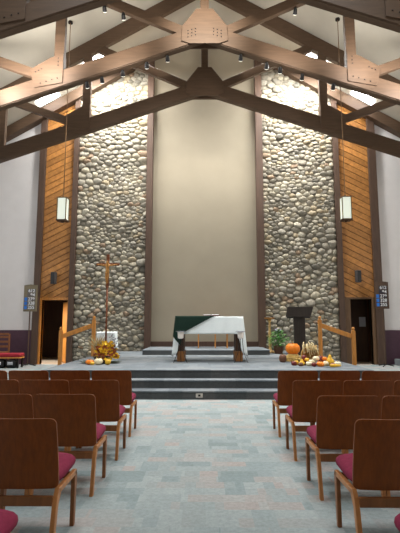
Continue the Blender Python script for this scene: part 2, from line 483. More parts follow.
# raised chancel with three front steps, side steps and the altar dais
PZ, ST = .465, .155
PA, PB = -3.36, 3.44
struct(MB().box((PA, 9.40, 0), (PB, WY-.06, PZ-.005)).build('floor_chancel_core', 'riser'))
struct(MB().box((PA, 9.38, PZ-.005), (PB, WY-.06, PZ)).build('floor_chancel', 'chancel'))
s = MB(); r_ = MB()
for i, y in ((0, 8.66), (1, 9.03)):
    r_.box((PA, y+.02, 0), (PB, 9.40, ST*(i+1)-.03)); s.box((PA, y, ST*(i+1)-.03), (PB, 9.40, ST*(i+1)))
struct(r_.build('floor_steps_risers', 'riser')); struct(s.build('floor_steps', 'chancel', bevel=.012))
for sg, nm in ((-1, 'left'), (1, 'right')):
    s = MB()
    for i, x in ((1, 3.75), (0, 4.5)):
        a, b = sorted((PA if sg < 0 else PB, sg*x)); s.box((a, 13.2, 0), (b, WY-.3, ST*(i+1)))
    struct(s.build('floor_side_steps_'+nm, 'chancel', bevel=.012))
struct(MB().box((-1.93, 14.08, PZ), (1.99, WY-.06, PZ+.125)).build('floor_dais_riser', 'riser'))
struct(MB().box((-1.95, 14.06, PZ+.125), (2.01, WY-.06, PZ+.155)).build('floor_dais', 'chancel', bevel=.012))
o = thing('power_outlet', 'small ivory outlet plate on the lowest step riser facing the aisle', 'outlet', (-.11, 8.68, .07))
MB().box((-.065, -.008, -.04), (.065, 0, .04)).build('cover_plate', 'plate', o, bevel=.004)
MB().box((-.022, -.011, -.018), (.022, -.007, .018)).build('socket', 'black', o)

# ------------------------------------------------------------------ roof trusses
def truss(y, label, bolts):
    t = thing('roof_truss', label, 'roof truss', (0, y, 0), group='timber roof trusses')
    D = .17; y0, y1 = 0, D
    bc = lambda x: 9.18-.345*abs(x)-.03     # centre line of the bottom chord
    tc = lambda x: roof(x)-.27-.02
    for s in (-1, 1):
        E_ = 8.6
        m = MB(); m.prism([(0, roof(0)-.02), (s*E_, roof(E_)-.02), (s*E_, roof(E_)-.54), (0, roof(0)-.54)], y0, y1)
        m.build('top_chord', 'truss', t, bevel=.008)
        m = MB(); m.prism([(0, bc(0)+.22), (s*E_, bc(E_)+.22), (s*E_, bc(E_)-.22), (0, bc(0)-.22)], y0-.01, y1+.01)
        m.prism([(0, bc(0)-.17), (s*E_, bc(E_)-.17), (s*E_, bc(E_)-.235), (0, bc(0)-.235)], y0+.03, y1+.05)
        m.build('bottom_chord', 'truss', t, bevel=.006)
        m = MB(); m.beam((s*.5, 9.15), (s*3.5, 10.50), .25, y0+.01, y1-.01); m.build('web', 'truss', t, bevel=.006)
        m = MB(); m.beam((s*4.4, 7.96), (s*6.75, 8.84), .24, y0+.01, y1-.01); m.build('web', 'truss', t, bevel=.006)
        m = MB(); m.prism([(s*3.74, 7.8), (s*4.0, 7.8), (s*4.0, roof(4.0)-.5), (s*3.74, roof(3.74)-.5)], y0+.005, y1-.005); m.build('post', 'truss', t, bevel=.006)
        m = MB(); m.prism([(s*6.5, 6.9), (s*6.74, 6.9), (s*6.74, roof(6.74)-.5), (s*6.5, roof(6.5)-.5)], y0+.005, y1-.005); m.build('post', 'truss', t, bevel=.006)
        g = MB(); P = [(s*3.74, 7.70), (s*4.48, 7.56), (s*4.62, 8.07), (s*4.08, 8.40), (s*3.74, 8.52)]
        g.prism(P, y0-.045, y0-.012); g.prism(P, y1+.012, y1+.045)
        gp = g.build('gusset_plate', 'truss', t, bevel=.004)
        if bolts:
            for bx, bz in ((3.87, 8.38), (3.87, 8.28), (3.87, 8.18), (4.30, 8.08), (4.38, 8.04), (4.46, 8.0), (3.88, 7.82), (4.02, 7.78), (4.17, 7.73), (4.32, 7.68)):
                MB().lathe([(.017, 0), (.017, .012), (.008, .018)], (s*bx, y0-.044, bz), 8, tilt=Matrix.Rotation(R(90), 3, 'X')).build('bolt', 'bolt', gp)
    m = MB().prism([(-.115, 9.3), (.115, 9.3), (.115, RZ-.4), (-.115, RZ-.4)], y0+.005, y1-.005).build('king_post', 'truss', t, bevel=.006)
    P = [(-.39, 8.78), (.39, 8.78), (.62, 8.86), (.60, 9.28), (.22, 9.78), (-.22, 9.78), (-.60, 9.28), (-.62, 8.86)]
    g = MB(); g.prism(P, y0-.05, y0-.012); g.prism(P, y1+.012, y1+.05)
    gp = g.build('gusset_plate', 'truss', t, bevel=.004)
    if bolts:
        for s in (-1, 1):
            for i in range(3):
                for j in range(3):
                    MB().lathe([(.017, 0), (.017, .012), (.008, .018)], (s*(.24+.1*i), y0-.049, 9.2-.09*j-.03*i), 8, tilt=Matrix.Rotation(R(90), 3, 'X')).build('bolt', 'bolt', gp)
    return t
truss(8.62, 'brown timber roof truss nearest the viewer, only lower chord showing at top corners', True)
truss(11.10, 'large pale-lit brown timber scissor truss with round bolts and spotlights beneath', True)
truss(13.85, 'darker brown timber scissor truss just in front of the stone walls', False)

# track of small spotlights under the middle truss
def spot(x, z, label, y=11.27, head=-1, aim=None):
    t = thing('spotlight', label, 'spotlight', (x, y, z), group='spotlights on the middle truss')
    MB().box((-.03, -.03, -.03), (.03, .03, 0)).build('mounting_block', 'black', t)
    MB().tube([(0, 0, -.02), (0, 0, -.05)], .012).build('stem', 'black', t)
    h = MB(); a, b = Vector((0, -.05, -.045)), Vector((0, .07, -.15))
    h.tube([a, a+(b-a)*.3, b], [.035, .05, .06], 12); hd = h.build('head', 'black', t, smooth=False)
    MB().tube([b, b+(b-a).normalized()*.012], .05, 12).build('lens', 'lens', t)
    return t
bl = lambda x: 9.15-.345*abs(x)-.205
for k, (x, w) in enumerate(((-3.15, 'leftmost spotlight under middle truss, beside the left post'), (-2.75, 'second spotlight from left under the middle truss chord'),
        (-2.2, 'third spotlight from left under the middle truss, before left stone wall'), (-1.56, 'fourth spotlight from left under the middle truss, by niche post'),
        (-1.0, 'lone spotlight just left of the middle truss centre plate'), (.97, 'lone spotlight just right of the middle truss centre plate'),
        (1.66, 'spotlight under middle truss beside the right niche post'), (2.02, 'spotlight under middle truss at inner edge of right stone wall'),
        (2.6, 'second spotlight from right under the middle truss chord'), (3.42, 'rightmost spotlight under middle truss, beside the right post'))):
    spot(x, bl(x), 'small black '+w)
zw = lambda x: 9.15+(abs(x)-.5)*.45-.14
for x, w in ((-2.72, 'black spotlight hung from left upper web of middle truss, the lower one'), (-2.2, 'black spotlight hung from left upper web of middle truss, cut by picture top'),
             (2.45, 'black spotlight hung from right upper web of the middle truss')):
    spot(x, zw(x), w, 11.185)

# skylights in the roof close to the chancel wall
def skylight(i, x0, x1, y0, y1):
    m = MB(); f = .05
    m.add([(x0, y0, roof(x0)-f), (x1, y0, roof(x1)-f), (x1, y1, roof(x1)-f), (x0, y1, roof(x0)-f)] +
          [(x0, y0, roof(x0)-.002), (x1, y0, roof(x1)-.002), (x1, y1, roof(x1)-.002), (x0, y1, roof(x0)-.002)],
          [(0,1,2,3),(7,6,5,4),(0,4,5,1),(1,5,6,2),(2,6,7,3),(3,7,4,0)])
    struct(m.build('window_%d' % i, 'skylight'))
for i, (a, b, c_, d) in enumerate(((5.4, 6.15, 15.4, 15.75), (3.55, 4.4, 14.76, 15.06))):
    skylight(2*i+1, -b, -a, c_, d); skylight(2*i+2, a, b, c_, d)

# pendant lanterns
def lantern(x, rz, label):
    y = 12.7; z0, z1 = 4.39, 5.02
    t = thing('pendant_lantern', label, 'lantern', (x, y, 0), rz, 'pendant lanterns')
    W = .128
    for sx, sy in ((-1,-1),(1,-1),(1,1),(-1,1)):
        MB().box((sx*W-.012, sy*W-.012, z0), (sx*W+.012, sy*W+.012, z1)).build('corner_strip', 'frame', t)
    MB().box((-W-.02, -W-.02, z1), (W+.02, W+.02, z1+.025)).lathe([(.05, 0), (.02, .08)], (0, 0, z1+.02), 10).build('cap', 'frame', t)
    MB().box((-W-.02, -W-.02, z0-.035), (W+.02, W+.02, z0)).lathe([(.03, -.08), (.07, -.03)], (0, 0, z0), 10).build('bottom_rim', 'altar', t)
    for k in range(4):
        g = MB().box((-W+.02, -W+.004, z0), (W-.02, -W+.012, z1)).build('glass_panel', 'lampglass', t); g.rotation_euler = (0, 0, k*math.pi/2)
    MB().tube([(0, 0, z1+.08), (0, 0, roof(x)-.05)], .012, 6).build('cable', 'frame', t)
    MB().lathe([(.07, -.02), (.07, .03)], (0, 0, roof(x)-.05), 12).build('ceiling_hook', 'bolt', t)
lantern(-4.12, R(-2), 'white glass lantern hanging on a long cable before the left cedar boards')
lantern(4.06, R(-1), 'white glass lantern hanging on a long cable before the right cedar boards')

# small loudspeakers on the boarding
for x, z, lab in ((-5.4, 3.05, 'small grey loudspeaker fixed to the cedar boards above the left doorway'), (5.43, 3.10, 'small grey loudspeaker fixed to the cedar boards above the right doorway')):
    t = thing('loudspeaker', lab, 'loudspeaker', (x, WY-.06, z), R(-12 if x < 0 else 12), 'wall loudspeakers')
    MB().box((-.085, -.22, -.215), (.085, -.05, .215)).build('cabinet', 'grey', t, bevel=.02)
    MB().box((-.07, -.23, -.195), (.07, -.22, .195)).build('grille', 'black', t, bevel=.01)
    MB().box((-.03, -.06, -.05), (.03, 0, .05)).build('bracket', 'black', t)

# hymn number boards
def hymn_board(x, y, z0, z1, rz, mat, smat, lab):
    t = thing('hymn_board', lab, 'hymn board', (x, y, 0), rz, 'hymn number boards')
    W = .225; H_ = z1-z0
    MB().box((-W, -.03, z0), (W, .03, z1)).prism([(-W-.02, z1), (W+.02, z1), (0, z1+.035)], -.035, .035).build('board', mat, t, bevel=.008)
    for k, s in enumerate(('612', '94', '279', '328', '255')):
        z = z1-.19-k*(H_-.27)/4.4
        st = MB().box((-.1, -.042, z-.06), (.17, -.031, z+.06)).build('number_strip', smat, t)
        text_mesh('number', s, .15, (.155, -.046, z), 'ink', st)
        if k > 1:
            MB().box((-.19, -.045, z-.055), (-.10, -.031, z+.058)).build('book_card', 'blue', t)
    MB().tube([(0, 0, .03), (0, 0, z0)], .02, 8).build('pole', 'boardbrown', t)
    b = MB()
    for k in range(3):
        a = R(90+120*k+30); b.tube([(0, 0, .08), (.28*math.cos(a), .28*math.sin(a), .015)], .018, 6)
    b.build('base', 'black', t)
hymn_board(-6.03, 15.5, 1.84, 2.74, R(4), 'boardgrey', 'slatelight', 'grey hymn number board on a pole stand beside the left doorway')
hymn_board(6.06, 15.5, 1.93, 2.84, R(-4), 'boardbrown', 'slate', 'brown hymn number board on a pole stand beside the right doorway')

# handrails of the side steps
def handrail(sg, xa, xb, lab):
    t = thing('handrail', lab, 'handrail', (0, 13.4, 0), group='oak handrails')
    for x, b, top in ((sg*xa, PZ, 1.64), (sg*xb, ST, 1.32)):
        p = MB().box((x-.05, -.05, b), (x+.05, .05, top-.11)).prism([(x-.05, top-.11), (x+.05, top-.11), (x+.03, top-.09), (x-.03, top-.09)], -.04, .04).build('newel_post', 'oak', t, bevel=.008)
        MB().lathe([(.03, 0), (.028, .015), (.045, .045), (.045, .07), (.03, .095), (.004, .105)], (x, 0, top-.1), 14).build('finial', 'oak', p, smooth=True)
    MB().prism([(sg*(xa+.05), 1.43), (sg*(xb-.05), 1.12), (sg*(xb-.05), .98), (sg*(xa+.05), 1.29)], -.025, .025).build('rail', 'oak', t, bevel=.012)
handrail(-1, 3.29, 4.26, 'golden oak stair rail with ball-topped posts on the left side steps')
handrail(1, 3.38, 4.35, 'golden oak stair rail with ball-topped posts on the right side steps')

# ------------------------------------------------------------------ altar
AY = 11.5
t = thing('altar_table', 'dark timber altar table under white and green cloths on the chancel', 'altar', (.13, AY, PZ))
TZ = 1.12; TX0, TX1 = -.86, .83; TY0, TY1 = 0, .75
MB().box((TX0, TY0, TZ-.08), (TX1, TY1, TZ)).build('tabletop', 'altar', t, bevel=.01)
for s in (-1, 1):
    a, b = sorted((s*.81-.01, s*.65-.01))
    for y in (.04, .48):
        p = MB().box((a, y, .2), (b, y+.22, TZ-.08)).build('leg', 'altar', t, bevel=.015)
        MB().box((a-.02, y-.02, 0), (b+.02, y+.24, .26)).build('foot', 'altarbase', p, bevel=.02)

def drape(name, mat, x0, x1, y0, y1, z, fb, sb, off, wav, seed, loc, flare=.09):
    """cloth over a table: top, a front drop ending at height fb(u), side drops ending at sb"""
    rnd = random.Random(seed); ph = [rnd.uniform(0, 6) for _ in range(4)]
    mb = MB(); zt = z+off
    top = [[(x0-off+(x1-x0+2*off)*i/24, y0-off+(y1-y0+2*off)*j/6, zt+.002*math.sin(i*1.3+j)) for i in range(25)] for j in range(7)]
    mb.add(*grid_loft(top))
    def front(ysign, yb):
        rows = []
        for j in range(13):
            q = j/12; row = []
            for i in range(49):
                u = i/48; x = x0-off+(x1-x0+2*off)*u
                d = (zt-fb(u))*q
                edge = max(0, 1-min(u, 1-u)*7)
                xx = x+(-1 if u < .5 else 1)*edge*flare*d/1.0*1.1
                yy = yb+ysign*(off*0+.012*q+wav*q*math.sin(u*30+ph[0])*(.6+.4*math.sin(u*11+ph[1])) + .05*q*edge)
                row.append((xx, yy, zt-d))
            rows.append(row)
        mb.add(*grid_loft(rows))
    front(-1, y0-off); front(1, y1+off)
    for s, xb in ((-1, x0-off), (1, x1+off)):
        rows = []
        for j in range(13):
            q = j/12; row = []
            for i in range(21):
                u = i/20; y = y0-off+(y1-y0+2*off)*u
                d = (zt-sb)*q
                row.append((xb+s*(flare*1.1*d+wav*q*math.sin(u*16+ph[2])*.8), y, zt-d))
            rows.append(row)
        mb.add(*grid_loft(rows))
    o = mb.build(name, mat, smooth=True); o.location = loc
    so = o.modifiers.new('thick', 'SOLIDIFY'); so.thickness = .004; so.offset = 0
    return o
def fb(u):
    e = min(u, 1-u)
    return TZ-.43-max(0, min(1, (.085-e)/.03))*.52
o = drape('altar_cloth', 'cloth', TX0, TX1, TY0, TY1, TZ, fb, .13, .008, .012, 4, (.13, AY, PZ))
tag(o, 'white linen cloth draped over the altar with long hanging corners', 'altar cloth')
# green cloth laid slantwise over the left end
g = MB(); o_ = .024
XB = lambda q: .10-.80*min(q/.43, 1.0)           # slanting edge on the front drop
g.add([(TX0-o_, TY0-o_, TZ+o_), (.10, TY0-o_, TZ+o_), (.3, TY1+o_, TZ+o_), (TX0-o_, TY1+o_, TZ+o_)], [(0, 1, 2, 3)])
rows = []
for j in range(15):
    q0 = .75*j/14; row = []
    e = XB(q0) if q0 <= .43 else TX0+.16-(q0-.43)*.1
    for i in range(13):
        u = i/12; q = q0 if q0 <= .43 else .43+(q0-.43)*(.25+.75*u)
        l = TX0-o_-.11*q; x = l+(e-l)*u
        row.append((x, TY0-o_-.03*q/.43-.016*min(q/.2, 1)*(.6+.4*math.sin(x*28)), TZ+o_-q))
    rows.append(row)
g.add(*grid_loft(rows))
rows = []
for j in range(8):
    q = .5*j/7
    rows.append([(TX0-o_-.115*q-.008*math.sin(i*1.1)*q, TY0-o_+(TY1-TY0+2*o_)*i/10, TZ+o_-q) for i in range(11)])
g.add(*grid_loft(rows))
o = g.build('altar_frontal', 'green', smooth=True); o.location = (.13, AY, PZ)
so = o.modifiers.new('thick', 'SOLIDIFY'); so.thickness = .004
tag(o, 'dark green cloth laid slantwise across the left end of the altar', 'altar cloth')
t = thing('missal', 'open white-paged book lying at the middle of the altar top', 'book', (.16, AY+.3, PZ+TZ+.03))
MB().box((-.21, -.13, 0), (.21, .13, .012)).build('cover', 'maroon', t)
for s in (-1, 1):
    a, b = sorted((s*.004, s*.2)); MB().box((a, -.12, .012), (b, .12, .035)).build('page_block', 'ink', t, bevel=.01)

def candle_stand(x, y, lab):
    t = thing('candle_stand', lab, 'candle stand', (x, y, PZ), group='black wire candle stands')
    for k in range(3):
        a = R(-90+120*k+60)
        MB().tube([(.05*math.cos(a), .05*math.sin(a), .74), (.05*math.cos(a), .05*math.sin(a), .5), (.08*math.cos(a), .08*math.sin(a), .25), (.19*math.cos(a), .19*math.sin(a), 0.005)], .008, 6).build('leg', 'black', t)
    MB().lathe([(.06, .745), (.12, .75), (.125, .765), (.06, .762)], n=18).build('drip_plate', 'silver', t)
    MB().lathe([(.045, .58), (.07, .595), (.078, .74), (.055, .742)], n=16).build('candle_glass', 'candle', t, smooth=True)
candle_stand(-.60, 11.22, 'black wire stand holding a white candle glass at the altar\'s left leg')
candle_stand(.875, 11.22, 'black wire stand holding a white candle glass at the altar\'s right leg')

# presider's bench on the dais
t = thing('wooden_bench', 'low light-oak bench on the dais seen beneath the altar', 'bench', (.28, 15.3, PZ+.155))
MB().box((-.75, -.2, .50), (.75, .2, .54)).build('seat', 'oak', t, bevel=.01)
for x in (-.50, .06, .46):
    for y in (-.17, .17): MB().box((x-.016, y-.016, 0), (x+.016, y+.016, .50)).build('leg', 'oak', t)

# processional cross
t = thing('standing_crucifix', 'tall brown wooden crucifix with carved figure standing before left stone wall', 'crucifix', (-3.0, 13.75, PZ))
MB().lathe([(.2, 0), (.2, .03), (.06, .07), (.03, .12)], n=18).build('base', 'crosswood', t, smooth=False)
MB().tube([(0, 0, .1), (0, 0, 2.1)], .028, 10).build('pole', 'crosswood', t, smooth=True)
MB().box((-.045, -.03, 2.05), (.045, .03, 3.08)).build('upright', 'crosswood', t, bevel=.008)
MB().box((-.36, -.03, 2.73), (.36, .03, 2.81)).build('crossbeam', 'crosswood', t, bevel=.008)
me = bpy.data.meshes.new('carved_figure')
V = [(0, -.06, 2.44), (0, -.07, 2.56), (0, -.065, 2.64), (0, -.085, 2.73), (-.1, -.06, 2.63), (-.2, -.06, 2.645), (-.31, -.05, 2.665), (.1, -.06, 2.63), (.2, -.06, 2.645), (.31, -.05, 2.665),
     (-.03, -.075, 2.39), (-.025, -.11, 2.25), (-.01, -.07, 2.07), (.03, -.075, 2.39), (.025, -.11, 2.25), (.01, -.075, 2.07), (0, -.08, 2.77)]
Ed = [(0,1),(1,2),(2,3),(3,16),(2,4),(4,5),(5,6),(2,7),(7,8),(8,9),(0,10),(10,11),(11,12),(0,13),(13,14),(14,15)]
V = [(x, y, z+.1) for x, y, z in V]
me.from_pydata(V, Ed, []); me.materials.append(M['gold'])
fo = bpy.data.objects.new('carved_figure', me); COL.objects.link(fo); fo.parent = t
sk = fo.modifiers.new('skin', 'SKIN'); sk.use_smooth_shade = True
rad = [.05, .055, .04, .035, .026, .02, .016, .026, .02, .016, .036, .028, .018, .036, .028, .018, .03]
for v, r0 in zip(me.skin_vertices[0].data, rad): v.radius = (r0, r0)
me.skin_vertices[0].data[0].use_root = True
fo.modifiers.new('soft', 'SUBSURF').render_levels = 1

# little table with a white cloth behind it
t = thing('credence_table', 'small side table under a white cloth behind the crucifix', 'table', (-3.05, 14.15, PZ))
MB().box((-.26, -.18, .66), (.26, .18, .7)).build('tabletop', 'oak', t)
for x in (-.22, .22):
    for y in (-.14, .14): MB().box((x-.02, y-.02, 0), (x+.02, y+.02, .66)).build('leg', 'oak', t)
o = drape('table_cloth', 'cloth', -.27, .27, -.19, .19, .7, lambda u: .2-.06*math.cos(u*6.28), .2, .006,   .014, 9, (-3.05, 14.15, PZ), .05)
tag(o, 'pale lilac-white cloth covering the small side table behind the crucifix', 'tablecloth')

# lectern
t = thing('lectern', 'dark brown wooden lectern with slanted reading desk before right stone wall', 'lectern', (2.92, 14.1, PZ), R(-6))
MB().box((-.32, -.2, 0), (.32, .25, .07)).build('base', 'lectern', t, bevel=.012)
MB().box((-.17, -.11, .07), (.17, .15, 1.24)).build('column', 'lectern', t, bevel=.012)
MB().box((-.04, -.135, .3), (.04, -.11, 1.2)).build('front_strip', 'lectern', t)
MB().prism_x([(-.22, 1.46), (.2, 1.16), (.2, 1.12), (-.22, 1.42)], -.36, .36).build('desk_board', 'lectern', t, bevel=.006)
MB().prism([(-.36, 1.47), (.41, 1.47), (.33, 1.16), (-.43, 1.16)], -.245, -.205).build('desk_front', 'lectern', t, bevel=.006)

# candle stand and potted plant by the right niche post
t = thing('tall_candle_stand', 'slim golden wooden candle stand beside the right niche post', 'candle stand', (2.16, 15.2, PZ))
MB().lathe([(.17, 0), (.17, .04), (.06, .08), (.04, .2), (.055, .26), (.04, .32), (.038, .6), (.055, .65), (.038, .7), (.036, 1.0), (.07, 1.06), (.045, 1.1)], n=16).build('shaft', 'wicker', t, smooth=True)
MB().lathe([(.04, 1.1), (.17, 1.13), (.18, 1.16), (.03, 1.15)], n=18).build('drip_plate', 'oak', t)
rnd = random.Random(11)
t = thing('potted_plant', 'leafy green potted plant with pale flowers between candle stand and lectern', 'plant', (2.37, 14.75, PZ))
MB().lathe([(.12, 0), (.17, .24), (.18, .26), (.15, .26), (.14, .22)], n=18).build('pot', 'brown', t)
f = MB()
for k in range(340):
    a = rnd.uniform(0, 6.28); rr = rnd.uniform(.02, .32); z = rnd.uniform(.18, .72); sp = math.sin((z-.1)/.6*3.0)
    p = (rr*sp*math.cos(a), rr*sp*math.sin(a), z); d = Vector((math.cos(a), math.sin(a), rnd.uniform(-.5, .8))).normalized()*rnd.uniform(.08, .17)
    f.leaf(p, d, .028, (0, 0, 1))
f.build('foliage', 'leafgreen', t)
f = MB()
for k in range(26):
    a = rnd.uniform(0, 6.28); rr = rnd.uniform(0, .17); z = rnd.uniform(.66, .8)
    for j in range(5):
        b = j*1.253; f.leaf((rr*math.cos(a), rr*math.sin(a), z), (.035*math.cos(b), .035*math.sin(b), .012), .014, (0, 0, 1))
    f.tube([(rr*.3*math.cos(a), rr*.3*math.sin(a), .5), (rr*math.cos(a), rr*math.sin(a), z)], .003, 4)
f.build('blossom', 'lilac', t)

# ------------------------------------------------------------------ autumn arrangements
def gourd(name, mat, loc, r, h, lab, ribs=8, grp=None, cat='gourd', tilt=None, neck=0):
    t = thing(name, lab, cat, loc, random.uniform(0, 6), grp)
    pr = [(r*.12, h*.04), (r*.6, 0), (r*.9, h*.2), (r, h*.48), (r*.92, h*.72), (r*.62, h*.93), (r*.2, h*.94)]
    if neck: pr = pr[:-2]+[(r*.6, h*.9), (r*.38, h*1.15), (r*.3, h*1.4), (r*.12, h*1.5)]
    b = MB().lathe(pr, n=40, ribs=ribs, depth=.1).build('flesh', mat, t, smooth=True)
    z = h*.92 if not neck else h*1.46
    MB().tube([(0, 0, z), (0, 0, z+h*.13), (r*.12, 0, z+h*.22)], [r*.13, r*.09, r*.1], 7).build('stem', 'stem', t, smooth=True)
    if tilt: t.rotation_euler = tilt
    return t
# right: pumpkin, cornucopia and spilled gourds
t = thing('straw_bale', 'small loose straw bed under the big pumpkin', 'straw', (2.26, 11.8, PZ))
f = MB(); rnd = random.Random(21)
for k in range(700):
    a = rnd.uniform(0, 6.28); rr = .27*math.sqrt(rnd.random()); z = rnd.uniform(.01, .165)*(1-.55*rr/.27)
    b = rnd.uniform(0, 6.28); l = rnd.uniform(.05, .12); dz = rnd.uniform(-.01, .02)
    f.tube([(rr*math.cos(a)-l*math.cos(b), rr*math.sin(a)-l*math.sin(b), max(.006, z-dz)), (rr*math.cos(a)+l*math.cos(b), rr*math.sin(a)+l*math.sin(b), z+dz+.006)], .005, 4)
sb = f.build('straw', 'straw', t); sb['kind'] = 'stuff'
MB().lathe([(.15, 0), (.17, .05), (.14, .17), (.1, .185)], n=16).build('core', 'straw', t)
gourd('pumpkin', 'pumpkin', (2.26, 11.8, PZ+.185), .19, .27, 'large round orange pumpkin on straw at the right of the chancel', 12, cat='pumpkin')
gourd('brown_squash', 'brown', (1.93, 11.4, PZ), .10, .2, 'dark brown upright squash left of the orange pumpkin', 8)
t = thing('cornucopia', 'wicker horn basket lying open beside the orange pumpkin', 'basket', (2.50, 10.92, PZ), R(-20))
def hornpt(q):   # centre line of the horn
    return Vector((.0+.1*q*q, -.05+.45*q, .215+.2*q*q))
for k in range(10):
    q = k/9; c0 = hornpt(q); r0 = .185*(1-q)**.8+.012
    ring = [(c0.x+r0*math.cos(a), c0.y, c0.z+r0*math.sin(a)) for a in [2*math.pi*i/20 for i in range(21)]]
    MB().tube(ring, .016 if k == 0 else .009, 6, False).build('hoop', 'straw' if k == 0 else 'wicker', t, smooth=True)
f = MB(); vs = []; fs = []
for k in range(12):
    q = k/11; c0 = hornpt(q); r0 = .175*(1-q)**.8+.008
    vs += [(c0.x+r0*math.cos(2*math.pi*i/20), c0.y, c0.z+r0*math.sin(2*math.pi*i/20)) for i in range(20)]
fs = [(k*20+i, k*20+(i+1) % 20, (k+1)*20+(i+1) % 20, (k+1)*20+i) for k in range(11) for i in range(20)]
f.add(vs, fs).build('woven_body', 'wicker', t, smooth=True)
f = MB()                                                        # pale strands curling out of the rim
for k in range(16):
    a = rnd.uniform(-.9, .9); h0 = rnd.uniform(.40, .56)
    f.tube([(.13*a, -.06, .33-.1*abs(a)), (.16*a, -.13, h0-.04), (.2*a+.03, -.2, h0-.06), (.22*a+.07, -.24, h0-.22)], .009, 5)
f.build('dried_strand', 'husk', t, smooth=True)
spill = [('cream',2.52,11.02,.095,.13,0,'cream ribbed gourd at the mouth of the wicker horn'),
 ('yellow',2.18,11.1,.07,.10,0,'small yellow gourd left of the spilled heap'),
 ('yellow',2.28,10.9,.075,.10,0,'yellow necked gourd before the straw bed'),
 ('cream',2.42,10.78,.075,.10,0,'small cream gourd at the front left of the heap'),
 ('maroon',2.10,10.92,.07,.10,0,'dark red gourd at the left front of the heap'),
 ('maroon',2.50,10.64,.06,.09,0,'dark red gourd left of the flat orange one at the front'),
 ('pumpkin',2.65,10.66,.09,.11,0,'flat orange gourd at the front of the heap'),
 ('pumpkin',2.42,11.22,.075,.17,0,'small orange gourd beside the left rim of the wicker horn'),
 ('yellow',2.96,10.98,.10,.16,0,'largest yellow gourd right of the wicker horn'),
 ('maroon',2.76,11.03,.08,.22,0,'tall dark red gourd beside the wicker horn'),
 ('maroon',2.93,10.62,.065,.08,0,'dark red gourd at the right front of the heap'),
 ('cream',2.80,10.78,.075,.11,0,'cream gourd right of the flat orange one'),
 ('cream',3.08,10.78,.085,.10,0,'cream gourd at the right end of the heap'),
 ('maroon',2.36,11.02,.065,.24,0,'slender dark red gourd upright left of the horn mouth'),
 ('cream',2.60,10.84,.08,.10,.115,'cream gourd resting on top of the spilled gourds'),
 ('pumpkin',2.80,10.84,.06,.08,.12,'little orange gourd resting on top of the spilled gourds'),
 ('yellow',2.40,10.90,.055,.07,.10,'little yellow gourd resting on top of the spilled gourds'),
 ('brown',2.22,10.76,.06,.08,0,'brown gourd in front of the yellow necked one')]
for i, (mt, x, y, r0, h0, z0, lb) in enumerate(spill):
    gourd('gourd', mt, (2.42+(x-2.5)*.97, y-.42, PZ+z0), r0, h0, lb, 8, 'harvest gourds on the right', neck=(lb.startswith(('largest', 'yellow necked'))))
t = thing('corn_ear', 'pale dried corn ear with husk lying at far right of heap', 'corn', (2.84, 10.06, PZ+.034), R(15))
MB().lathe([(.01, -.14), (.03, -.1), (.033, 0), (.022, .12), (.006, .15)], n=12, tilt=Matrix.Rotation(R(90), 3, 'Y')).build('cob', 'yellow', t, smooth=True)
f = MB()
for k in range(14):
    a = rnd.uniform(-.8, .8); f.leaf((-.1, 0, .0), (-.18, .12*a, .02+.05*rnd.random()), .025, (0, 0, 1))
f.build('husk', 'husk', t)

# left: flower arrangement in a bowl
rnd = random.Random(31)
FX, FY = -2.50, 11.05
t = thing('flower_arrangement', 'autumn arrangement of yellow flowers and dry plumes in a dark bowl', 'flowers', (FX, FY, PZ))
MB().lathe([(.1, 0), (.13, .02), (.2, .15), (.21, .18), (.18, .17), (.1, .06)], n=20).build('bowl', 'altar', t, smooth=True)
for nm, mt, cnt, zr in (('yellow_bloom', 'petal', 170, (.1, .48)), ('rust_bloom', 'rust', 120, (.14, .44))):
    f = MB()
    for k in range(cnt):
        a = rnd.uniform(0, 6.28); z = rnd.uniform(*zr); rr = rnd.uniform(.04, .24)*(1-.5*(z-.1))
        b = rnd.uniform(0, 6.28)
        if z < .24 and rr < .23: rr = .24
        f.leaf((.11+rr*math.cos(a), rr*math.sin(a)*.8, z), (.1*math.cos(b), .06*math.sin(b), rnd.uniform(-.05, .08)), .036, (0, 1, 0))
    f.build(nm, mt, t)
f = MB()
for k in range(70):
    a = rnd.uniform(-.5, .5); l = rnd.uniform(.3, .52)
    f.tube([(-.06, 0, .15), (-.12+a*.15, rnd.uniform(-.05, .05), .15+l*.6), (-.14+a*.4, rnd.uniform(-.1, .1), .15+l)], [.006, .008, .004], 4)
f.build('dry_plume', 'plume', t)
f = MB()
for k in range(34):
    a = rnd.uniform(.2, 1); z = rnd.uniform(.2, .66); x = .2+a*.34-(z-.2)*.3
    f.leaf((x*.9, rnd.uniform(-.1, .1), z), (rnd.uniform(-.03, .09), rnd.uniform(-.05, .05), rnd.uniform(-.02, .09)), .012, (0, 1, 0))
for k in range(14):
    a = rnd.uniform(.2, 1)
    f.tube([(.03, 0, .15), (.12+a*.2, 0, .32), (.13+a*.3, rnd.uniform(-.08, .08), .66-a*.35)], .004, 4)
f.build('purple_sprig', 'purple', t)
f = MB()
for k in range(110):
    a = rnd.uniform(0, 6.28); rr = rnd.uniform(.12, .34)
    f.leaf((rr*1.25*math.cos(a), rr*.8*math.sin(a), .012+rnd.random()*.03), (.14*math.cos(a), .1*math.sin(a), .005+.012*rnd.random()), .04, (0, 0, 1))
f.build('leaf_mat', 'leafdark', t)
for mt, x, y, r0, h0, lb in (('cream', -2.47, 10.60, .10, .14, 'cream white mini pumpkin in front of the flower bowl'),
        ('pumpkin', -2.68, 10.62, .095, .11, 'flat orange mini pumpkin left of the cream one'),
        ('yellow', -2.25, 10.60, .07, .12, 'small yellow gourd right of the cream mini pumpkin'),
        ('yellow', -2.58, 10.47, .05, .07, 'tiny yellow gourd before the orange mini pumpkin')):
    gourd('gourd', mt, (x, y, PZ+.01), r0, h0, lb, 8, 'gourds by the flower bowl', neck=0)

